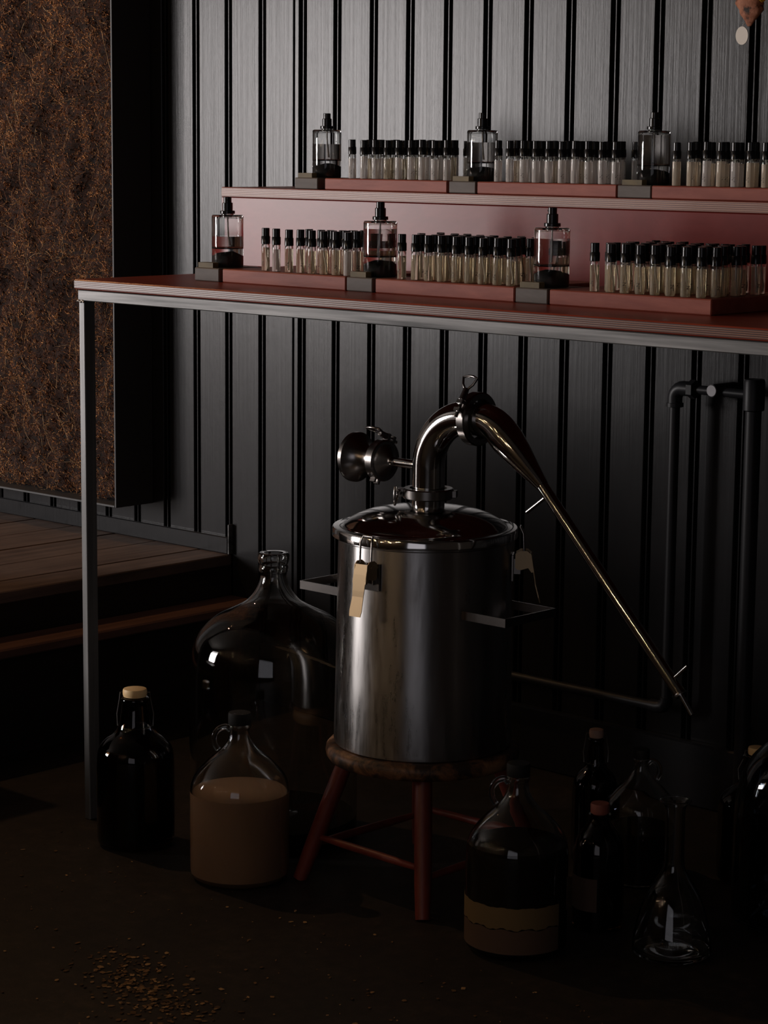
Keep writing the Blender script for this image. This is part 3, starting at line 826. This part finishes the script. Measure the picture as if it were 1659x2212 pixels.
# latches
def latch(ang):
    A = Matrix.Rotation(ang, 4, 'Z')      # local x points outwards
    RB = .1245
    zc = ptop
    g = MB(); g.box(RB-.0012, RB+.0022, -.013, .013, zc-.060, zc-.022, .0006)
    g.box(RB+.002, RB+.012, -.010, -.008, zc-.050, zc-.028, .0004).box(RB+.002, RB+.012, .008, .010, zc-.050, zc-.028, .0004)
    for v in g.v: v.xyz = A @ v
    root_ = g.build('latch', M_clamp, t)
    bl = [(RB+.0165, -.0095, zc-.026), (RB+.0150, -.0095, zc+.008), (RB+.0105, -.0080, zc+.0165), (RB+.0105, .0080, zc+.0165), (RB+.0150, .0095, zc+.008), (RB+.0165, .0095, zc-.026)]
    MB().tube([A @ Vector(q_) for q_ in bl], .0015, 8).build('bail_wire', M_clamp, root_, 50)
    # side cheeks of the lever: triangular plates with two holes' bosses, then the tail
    lv = MB()
    cheek = [(.003, -.040), (.0035, -.0205), (.010, -.0165), (.020, -.0165), (.0260, -.0215), (.0275, -.034), (.0300, -.046), (.0262, -.047), (.0215, -.0405), (.0120, -.0435), (.006, -.0435)]
    for s_ in (-1, 1):
        Mx = A @ Matrix.Translation((RB+.001, s_*.0105, zc)) @ Matrix.Rotation(PI/2, 4, 'X')
        lv.prism(cheek, .0012, Mx)
        for hx, hz in ((.0075, -.0385), (.0155, -.026)):
            lv.lathe([(0, -.0011), (.0022, -.0011), (.0022, .0011), (0, .0011)], 12, A @ Matrix.Translation((RB+.001+hx, s_*.0105, zc+hz)) @ Matrix.Rotation(PI/2, 4, 'X'))
    lv.build('lever_cheeks', M_brass, root_)
    sec = [(RB+.0262, -.020), (RB+.0290, -.034), (RB+.0325, -.056), (RB+.0335, -.064), (RB+.0385, -.083), (RB+.0405, -.0905)]
    hw = [.0108, .0108, .0098, .0092, .0102, .0092]
    pl = MB(); vv_ = []; n_ = len(sec)
    for (x_, z_), h_ in zip(sec, hw):
        for th in (0, .0013):
            for s_ in (-1, 1):
                vv_.append(A @ Vector((x_-th, s_*h_, zc+z_)))
    fa = []
    for i in range(n_-1):
        a0 = i*4; b0 = a0+4
        fa += [(a0, a0+1, b0+1, b0), (a0+3, a0+2, b0+2, b0+3), (a0+1, a0+3, b0+3, b0+1), (a0+2, a0, b0, b0+2)]
    fa += [(0, 2, 3, 1), (n_*4-4, n_*4-3, n_*4-1, n_*4-2)]
    pl.add(vv_, fa)
    pl.build('lever_plate', M_brass, root_)
for an in (-83, 37, 157):
    latch(math.radians(an))
# strap handles on both sides
for s_ in (-1, 1):
    hz = .415-BZ; x0, x1 = .118*s_, .196*s_
    hd = MB()
    o_ = .0022
    hw_ = .054
    Z0, Z1 = hz-.006, hz+.006
    xo, xi = x1, x1-s_*o_
    vo = [(x0, -hw_), (x1, -hw_), (x1, hw_), (x0, hw_), (x0, hw_-o_), (xi, hw_-o_), (xi, -hw_+o_), (x0, -hw_+o_)]
    n_ = 8
    V_ = [(a_, b_, Z0) for a_, b_ in vo]+[(a_, b_, Z1) for a_, b_ in vo]
    F_ = [(i, (i+1) % 8, 8+(i+1) % 8, 8+i) for i in range(8)]
    for z_ in (0, 8):
        F_ += [(z_+0, z_+1, z_+6, z_+7), (z_+1, z_+2, z_+5, z_+6), (z_+2, z_+3, z_+4, z_+5)]
    hd.add(V_, F_)
    hd.build('strap_handle', M_clamp, t)

# ------------------------------------------------------------------ glass jugs and bottles
def smooth_prof(pts, sub=4):
    """Catmull-Rom through (r, z) points"""
    out = []
    n = len(pts)
    for i in range(n-1):
        p0, p1, p2, p3 = pts[max(i-1, 0)], pts[i], pts[i+1], pts[min(i+2, n-1)]
        for k in range(sub):
            s_ = k/sub
            out.append(tuple(.5*((2*p1[j])+(-p0[j]+p2[j])*s_+(2*p0[j]-5*p1[j]+4*p2[j]-p3[j])*s_*s_+(-p0[j]+3*p1[j]-3*p2[j]+p3[j])*s_**3) for j in (0, 1)))
    out.append(pts[-1])
    return [(max(a, .0), b_) for a, b_ in out]
def hollow(prof, th, zb):
    """outer profile (from rim of the base up) -> closed shell"""
    inner = []
    for i, (a, z) in enumerate(prof):
        if z < zb: continue
        inner.append((max(a-th, .001), z))
    pu = prof[-1][1]*.07
    inner = [(0, zb+pu), (inner[0][0]*.3, zb+pu*.85), (inner[0][0]*.6, zb+pu*.4), (max(inner[0][0]*.85, .001), zb)]+[(inner[0][0], zb+.004)]+[q_ for q_ in inner if q_[1] > zb+.006]
    return [(0, .001)]+prof+inner[::-1]
def vessel(name, label, cat, loc, prof, mt, th=.003, zb=.006, seg=56, group=None, rz=0.0):
    t_ = tag(empty(name, loc, rz), label, cat, group)
    MB().lathe(hollow(prof, th, zb), seg, cap=False).build('glass', mt, t_, 60)
    return t_
def fill(t_, prof, th, zb, level, mt, seg=56):
    pr = [(a-th+.0004, z) for a, z in prof if zb+.006 < z < level]
    a_end = pr[-1][0]
    pr = [(0, zb-.0002), (pr[0][0]*.85, zb-.0002), (pr[0][0], zb+.004)]+pr+[(a_end, level), (0, level)]
    MB().lathe(pr, seg, cap=False).build('liquid', mt, t_, 50)
def swing_top(t_, z, rneck, rs, hs, mt, wire_drop):
    """stopper disc with wire bail on both sides"""
    s0 = MB().lathe([(0, z), (rs*.72, z), (rs*.95, z+.0012), (rs, z+hs*.35), (rs, z+hs*.75), (rs*.94, z+hs*.97), (rs*.85, z+hs), (0, z+hs)], 36).build('stopper', mt, t_, 50)
    for s_ in (-1, 1):
        MB().tube([(s_*rs*.6, 0, z+hs*.5), (s_*(rs+.004), 0, z+hs*.55), (s_*(rs+.005), .001, z-.004), (s_*(rneck+.006), .003, z-wire_drop*.6), (s_*(rneck+.005), .001, z-wire_drop)], .0009, 8).build('wire_bail', M_wire, t_, 50)
    MB().tube([(math.cos(a)*(rneck+.0016), math.sin(a)*(rneck+.0016), z-wire_drop) for a in [2*PI*k/20 for k in range(20)]], .0009, 8, closed=True).build('wire_ring', M_wire, t_, 50)
def ear(t_, pts, rad, mt):
    P_ = [Vector(q_) for q_ in pts]
    sm_ = []
    n = len(P_)
    for i in range(n-1):
        p0, p1, p2, p3 = P_[max(i-1, 0)], P_[i], P_[i+1], P_[min(i+2, n-1)]
        for k in range(5):
            s_ = k/5
            sm_.append(.5*((2*p1)+(-p0+p2)*s_+(2*p0-5*p1+4*p2-p3)*s_*s_+(-p0+3*p1-3*p2+p3)*s_**3))
    sm_.append(P_[-1])
    MB().tube(sm_, rad, 14).build('handle', mt, t_, 60)
def screw_cap(t_, z, rr, h, mt=M_blackm):
    MB().lathe([(0, z), (rr*.97, z), (rr, z+.001), (rr, z+h*.8), (rr*.95, z+h), (0, z+h)], 36).build('cap', mt, t_, 40)

# big carboy behind the jug
cp = smooth_prof([(.112, .0), (.124, .006), (.1285, .022), (.1285, .12), (.1285, .20), (.1280, .245), (.1255, .279), (.1200, .303), (.1085, .322), (.0880, .3405), (.0620, .3535), (.0405, .3660),
                  (.0270, .3830), (.0205, .4000), (.0200, .408)], 4)
cp += [(.0203, .4095), (.0222, .4110), (.0228, .4150), (.0222, .4195), (.0205, .4215), (.0225, .4235), (.0242, .4270), (.0244, .4330), (.0236, .4375), (.0215, .4395), (.0185, .4390)]
car = vessel('glass_carboy', 'large round-shouldered glass carboy left of the still', 'carboy', (-2.480, -.594, .0003), cp, M_carboy, .0035, .008, 72)
fill(car, cp, .0035, .008, .034, M_cloudy2, 72)  # opaque layer added to block the bright refraction in the glass base
# one-gallon jug with ear handle
jp = smooth_prof([(.060, .0), (.0690, .005), (.0715, .016), (.0718, .06), (.0718, .110), (.0712, .1338), (.0675, .147), (.0600, .1585), (.0460, .1735), (.0300, .1870), (.0195, .2000), (.0150, .2120), (.0145, .220)], 4)
jp += [(.0165, .2225), (.0165, .2255), (.0142, .2275), (.0142, .236), (.0115, .236)]
def jug(loc, k, kz, label, rz, liq, lmat, capmat=M_blackm, label_mat=None, gmat=M_carboy):
    pr = [(a*k, z*kz) for a, z in jp]
    t_ = vessel('glass_jug', label, 'jug', loc, pr, gmat, .0028, .006, 56, 'ear-handled glass jugs', rz)
    if liq:
        fill(t_, pr, .0028, .006, liq*kz, lmat)
    screw_cap(t_, .2275*kz, .0165*k, .0165*kz, capmat)
    hz_ = [(-.0135, 0, .2175), (-.0200, 0, .2225), (-.0300, 0, .2190), (-.0365, 0, .2090), (-.0360, 0, .1980), (-.0310, 0, .1890)]
    ear(t_, [(a*k, b_, c*kz) for a, b_, c in hz_], [.0042]*26, gmat)
    return t_
jug((-2.3617, -.7762, .0003), 1.0, 1.0, 'capped glass jug of cloudy amber liquid at front left of the still', yaw, .1285, M_cloudy)
j2 = jug((-1.8843, -.7244, .0003), .945, 1.03, 'capped glass jug with yellowed paper band, front right of the still', yaw-.1, .140, M_cloudy2)
# paper band
bp = MB(); n_ = 40; Rl = .0718*.945+.0003
a0, a1 = math.radians(-150), math.radians(10)
vl, fl_ = [], []
for i in range(n_+1):
    a = a0+(a1-a0)*i/n_-yaw
    wob = .0015*math.sin(i*.9)+.001*math.sin(i*2.3)
    for th in (0, .0004):
        for z_ in (.046+wob, .0745+wob*.4):
            vl.append(((Rl+th)*math.cos(a), (Rl+th)*math.sin(a), z_))
for i in range(n_):
    p_ = i*4; q_ = p_+4
    fl_ += [(p_+2, q_+2, q_+3, p_+3), (p_, p_+1, q_+1, q_), (p_, q_, q_+2, p_+2), (p_+1, p_+3, q_+3, q_+1)]
bp.add(vl, fl_).build('paper_band', M_label, j2, 60)
bp = MB(); vl, fl_ = [], []
for i in range(n_+1):
    a = a0+(a1-a0)*i/n_-yaw
    for th in (-.0001, .0001):
        for z_ in (.012, .0445+.0015*math.sin(i*.9)):
            vl.append(((Rl+th)*math.cos(a), (Rl+th)*math.sin(a), z_))
for i in range(n_):
    p_ = i*4; q_ = p_+4
    fl_ += [(p_+2, q_+2, q_+3, p_+3), (p_, p_+1, q_+1, q_), (p_, q_, q_+2, p_+2), (p_+1, p_+3, q_+3, q_+1)]
bp.add(vl, fl_).build('paper_label', M_label2, j2, 60)
jug((-1.940, -.381, .0003), .72, .80, 'smaller glass jug with ear handle turned right, behind the flask', yaw+PI, .10, M_cloudy2)

# swing-top bottles
sp = smooth_prof([(.049, 0), (.0565, .005), (.0585, .016), (.0588, .08), (.0585, .128), (.0550, .149), (.0440, .1630), (.0310, .1730), (.0245, .1860), (.0215, .2030), (.0195, .2190)], 4)
sp += [(.0215, .2205), (.0215, .2255), (.0190, .2270), (.0150, .2270)]
def swing(loc, kr, kz, label, mt, smat, rs, hs, rz, liq=None):
    pr = [(a*kr, z*kz) for a, z in sp]
    t_ = vessel('swing_top_bottle', label, 'bottle', loc, pr, mt, .003, .006, 48, 'swing-top bottles', rz)
    if liq:
        fill(t_, pr, .003, .006, liq*kz, M_cloudy2)
    swing_top(t_, .2272*kz, .0215*kr, rs, hs, smat, .045*kz)
    return t_
swing((-2.592, -.775, .0003), 1.0, 1.0, 'dark brown swing-top bottle with cream disc stopper near the table leg', M_brown, M_cream, .0183, .013, yaw)
swing((-2.0417, -.3559, .0003), .58, .83, 'slim dark swing-top bottle with pale stopper behind the paper-banded jug', M_brown, mat('pale_pink_stopper', (.42, .27, .21), .6)[0], .0108, .013, yaw)
swing((-1.8227, -.2626, .0003), .90, .82, 'dark swing-top bottle half hidden by the big bottle at right edge', M_brown, M_cream, .0125, .012, yaw)

# small bottle with red stopper
rp = smooth_prof([(.029, 0), (.0335, .003), (.0347, .010), (.0347, .09), (.0335, .112), (.0270, .130), (.0175, .143), (.0130, .152)], 4)+[(.0150, .1535), (.0150, .158), (.0105, .158)]
rc_ = vessel('stoppered_bottle', 'small dark bottle with dull red stopper and brown label', 'bottle', (-1.8582, -.5818, .0003), rp, M_brown, .0028, .005, 40)
MB().lathe([(0, .1575), (.0100, .1575), (.0104, .159), (.0128, .160), (.0130, .171), (.0122, .173), (0, .173)], 28).build('stopper', M_redcork, rc_, 50)
bp = MB(); vl, fl_ = [], []
for i in range(21):
    a = math.radians(-175+120*i/20)
    for th in (.0002, .0006):
        for z_ in (.030, .076):
            vl.append(((.0347+th)*math.cos(a), (.0347+th)*math.sin(a), z_))
for i in range(20):
    p_ = i*4; q_ = p_+4
    fl_ += [(p_+2, q_+2, q_+3, p_+3), (p_, p_+1, q_+1, q_), (p_, q_, q_+2, p_+2), (p_+1, p_+3, q_+3, q_+1)]
bp.add(vl, fl_).build('paper_label', M_label2, rc_, 60)

# long-necked flask with flared rim
fp = smooth_prof([(.044, 0), (.0515, .004), (.0525, .010), (.0500, .030), (.0430, .060), (.0330, .086), (.0210, .105), (.0145, .120), (.0132, .140), (.0132, .170), (.0134, .196), (.0165, .204)], 4)+[(.0208, .2075), (.0212, .2090), (.0204, .2102)]
vessel('glass_flask', 'empty long-necked glass flask with flared rim in the right cluster', 'flask', (-1.7204, -.6002, .0003), fp, M_carboy, .0018, .004, 44)
# big smoky bottle at right edge
bgp = smooth_prof([(.078, 0), (.0900, .006), (.0930, .018), (.0930, .10), (.0925, .155), (.0880, .190), (.0760, .222), (.0560, .245), (.0340, .260), (.0210, .275), (.0180, .295)], 4)+[(.0215, .298), (.0215, .308), (.0150, .308)]
bg = vessel('smoky_bottle', 'big smoky blue-grey bottle cut off by the right edge', 'bottle', (-1.6724, -.3713, .0003), bgp, M_bluegl, .004, .008, 64)
screw_cap(bg, .3082, .0215, .018)

# ------------------------------------------------------------------ black pipework on the wall
wp = tag(empty('water_pipe', (-2.1426, -.045, 0)), 'black painted water pipe with elbow running down the wall under the table', 'pipe')
WPX, WPY = -2.1426, -.045
def W3(x, y, z): return (x-WPX, y-WPY, z)
pz = .678
MB().tube([W3(WPX, WPY, .165), W3(WPX, WPY, .4), W3(WPX, WPY, pz-.02)], .0085, 20).build('upright_run', M_pipe, wp, 50)
el = [Vector(W3(WPX, WPY, pz-.026))]+[Vector(W3(*q_)) for q_ in [(WPX, WPY, pz-.016)]]+[Vector(W3(WPX+.016-.016*math.cos(a), WPY, pz-.016+.016*math.sin(a))) for a in [PI/2*k/6 for k in range(1, 7)]]+[Vector(W3(WPX+.028, WPY, pz))]
MB().tube(el, .0118, 20).build('elbow', M_pipe, wp, 50)
MB().lathe([(.009, -.004), (.0135, -.003), (.0135, .003), (.009, .004)], 24, Matrix.Translation(W3(WPX, WPY, pz-.027))).build('elbow_collar', M_pipe, wp, 50)
MB().lathe([(.009, -.006), (.0150, -.005), (.0150, .005), (.009, .006)], 6, frame_to(W3(WPX+.034, WPY, pz), (1, 0, 0))).build('union_nut', M_pipe, wp)
MB().tube([W3(WPX+.02, WPY, pz), W3(-2.05, WPY, pz), W3(-2.004, WPY, pz)], .0072, 18).build('level_run', M_pipe, wp, 50)
el = [Vector(W3(WPX, WPY, .18)), Vector(W3(WPX, WPY, .172)), Vector(W3(WPX-.006, WPY, .164)), Vector(W3(WPX-.016, WPY, .162)), Vector(W3(WPX-.03, WPY, .162))]
MB().tube(el, .0105, 18).build('elbow', M_pipe, wp, 50)
MB().tube([W3(WPX-.025, WPY, .162), W3(-2.4, WPY, .162), W3(-2.75, WPY, .162)], .0080, 18).build('low_run', M_pipe, wp, 50)
MB().tube([W3(-2.0640, WPY-.012, .680), W3(-2.0640, WPY+.02, .680), W3(-2.0640, -.001, .680)], .0100, 22).build('capped_stub', M_pipe, wp, 50)
MB().lathe([(0, -.0012), (.0085, -.0012), (.0095, 0), (.0085, .0012), (0, .0012)], 26, frame_to(W3(-2.0640, WPY-.0135, .680), (0, -1, 0))).build('stub_cap', mat('grey_pipe_cap', (.30, .29, .30), .5, .3)[0], wp, 40)
w2 = tag(empty('waste_pipe', (-1.985, -.06, 0)), 'dark upright waste pipe by the right edge under the table', 'pipe')
MB().tube([(0, 0, .0), (0, 0, .3), (0, 0, .655)], .0125, 22).build('pipe_body', M_pipe, w2, 50)
MB().lathe([(.0120, .655), (.0165, .657), (.0165, .700), (.0150, .704), (0, .704)], 26).build('pipe_socket', M_pipe, w2, 50)

# ------------------------------------------------------------------ dried bunch hanging at the top right
hx, hy = -2.006, -.075
hb = tag(empty('dried_flower_bunch', (hx, hy, 1.228)), 'hanging dried bunch with rusty leaf, yellow petals and round white tag', 'dried flowers')
# rusty curled leaf: a closed lumpy body, flattened
lf = MB(); n_, k_ = 22, 20
prof = [(0, 0), (.0035, .001), (.007, .006), (.0125, .014), (.0185, .021), (.0205, .030), (.0208, .040), (.0200, .052), (.0185, .066), (.014, .085), (.008, .098), (0, .104)]
lf.lathe(smooth_prof(prof, 3), 26, cap=False)
for v in lf.v:
    nn = noise.noise(v*70)*.22+noise.noise(v*190)*.12
    v.x = v.x*(1.0+nn)+.002*math.sin(v.z*90); v.y = v.y*(.38+.3*nn)
lo = lf.build('rusty_leaf', M_leaf, hb, 180)
lo.rotation_euler = (0, 0, .15)
tg = MB()
tg.prism([(.0133*math.cos(2*PI*k/36), .0133*math.sin(2*PI*k/36)) for k in range(36)], .0011, Matrix.Rotation(PI/2, 4, 'X'))
tgo = tg.build('paper_tag', M_tag, hb); tgo.location = (-.0035, -.012, -.0135); tgo.rotation_euler = (.04, .08, -.22)
MB().tube([(-.002, -.006, .006), (-.003, -.011, .002), (-.0035, -.0125, -.002)], .0005, 6).build('tag_string', M_tag, hb)
rr_ = random.Random(5)
for k in range(7):                      # yellow petals fanning out to the right
    pm = MB()
    out = [(0, 0), (.006, .006), (.0095, .016), (.0085, .026), (.004, .034), (0, .037), (-.004, .034), (-.0085, .026), (-.0095, .016), (-.006, .006)]
    pm.prism(out, .0011)
    for v in pm.v:
        v.z += .09*v.y*v.y*10+.004*math.sin(v.y*120)
    po = pm.build('petal', M_petal, hb)
    po.location = (.040+rr_.uniform(-.004, .006), -.020+rr_.uniform(-.006, .006), .070+rr_.uniform(-.004, .006))
    po.rotation_euler = (PI/2+rr_.uniform(-.5, .5), -PI+(k-3)*.42, rr_.uniform(-.4, .9))
for k in range(9):                       # dark seed heads and stems behind
    a = rr_.uniform(0, 6.28)
    p0 = Vector((.050+rr_.uniform(-.014, .035), .022+rr_.uniform(-.008, .016), .018+rr_.uniform(-.022, .06)))
    s_ = MB().lathe(smooth_prof([(0, -.015), (.004, -.011), (.0065, -.003), (.0075, .004), (.005, .011), (0, .016)], 3), 16, cap=False)
    for v in s_.v:
        v *= 1+.8*noise.noise(v*260+p0*40)
    so = s_.build('seed_head', M_blackm, hb, 180); so.location = p0; so.rotation_euler = (rr_.uniform(-.4, .4), rr_.uniform(-.4, .4), a)
    MB().tube([p0, p0.lerp(Vector((.02, .01, .20)), .5)+Vector((.004, 0, 0)), (.02, .01, .22)], .0011, 6).build('stem', M_blackm, hb, 60)
MB().tube([(0, 0, .098), (.008, .004, .15), (.02, .01, .22), (.02, .03, .30), (.02, .073, .34)], .0014, 6).build('hanging_string', M_root, hb, 60)

# ------------------------------------------------------------------ bare filament bulbs hung over the room
M_bulb = bpy.data.materials.new('glowing_filament_bulb'); M_bulb.use_nodes = True
bb = M_bulb.node_tree.nodes['Principled BSDF']
bb.inputs['Base Color'].default_value = (.1, .06, .03, 1)
bb.inputs['Emission Color'].default_value = (1.0, .68, .40, 1); bb.inputs['Emission Strength'].default_value = 130
q = MB().lathe(smooth_prof([(.0, -.034), (.008, -.032), (.0145, -.024), (.0165, -.014), (.014, -.003), (.010, .006), (.009, .012)], 3), 16)
me_bulb = mesh('bulb', q.v, q.f, M_bulb, 60)
q = MB().lathe([(.009, .0122), (.0125, .014), (.0125, .036), (.008, .046), (0, .052)], 16)
me_sock = mesh('socket', q.v, q.f, M_black, 40)
BULBS = [(-4.20, -.85, 2.08, 'nearest the moss panel')]
rb = random.Random(21)
for k in range(13):
    BULBS.append((-5.0+.29*k+rb.uniform(-.1, .1), -3.75+rb.uniform(-.5, .35), rb.choice((1.45, 1.65, 1.85, 2.1))+rb.uniform(-.08, .08), '%s from left at the room front' % ORD[k]))
M_bulb2 = M_bulb.copy(); M_bulb2.name = 'bright_filament_bulb'
M_bulb2.node_tree.nodes['Principled BSDF'].inputs['Emission Strength'].default_value = 1200
M_bulb2.node_tree.nodes['Principled BSDF'].inputs['Emission Color'].default_value = (1.0, .58, .27, 1)
me_bulb2 = me_bulb.copy(); me_bulb2.materials.clear(); me_bulb2.materials.append(M_bulb2)
for bx_, by_, bz_, wh in BULBS:
    t_ = tag(empty('pendant_bulb', (bx_, by_, bz_)), 'glowing filament bulb on a cord, %s' % wh, 'lamp', 'hanging filament bulbs')
    put('bulb', me_bulb2 if 'moss' in wh else me_bulb, t_); put('socket', me_sock, t_)
    MB().tube([(0, 0, .051), (0, 0, .2), (0, 0, CEIL-bz_-.001)], .0028, 8).build('cord', M_blackm, t_)

# ------------------------------------------------------------------ dry flakes on the floor
fk = MB(); fr2 = random.Random(11)
def flake(x, y, s_):
    n = fr2.choice((4, 5, 6)); a0 = fr2.uniform(0, 6.28); el_ = fr2.uniform(.35, 1)
    pts = [(s_*math.cos(a0+2*PI*k/n)*fr2.uniform(.6, 1), s_*el_*math.sin(a0+2*PI*k/n)*fr2.uniform(.6, 1)) for k in range(n)]
    Mx = Matrix.Translation((x, y, .0012)) @ Matrix.Rotation(fr2.uniform(0, 6.28), 4, 'Z') @ Matrix.Rotation(fr2.uniform(-.18, .18), 4, 'X')
    fk.prism(pts, .0008, Mx)
for k in range(420):
    t_ = abs(fr2.gauss(0, .13)); s2 = fr2.gauss(0, .06)
    # drift of flakes running from the near left towards the stool
    base = Vector((-2.01, -1.21)).lerp(Vector((-2.22, -1.13)), fr2.random())
    flake(base.x+fr2.gauss(0, .045), base.y+fr2.gauss(0, .03), fr2.uniform(.0014, .0058))
for k in range(420):
    flake(fr2.uniform(-2.75, -1.45), fr2.uniform(-1.35, -.82), fr2.choice((.001, .0014, .002, .003, .0045))*fr2.uniform(.7, 1.2))
tag(fk.build('floor_flakes', M_flake), 'dry leaf and bark flakes scattered over the dark floor', 'debris', kind='stuff')
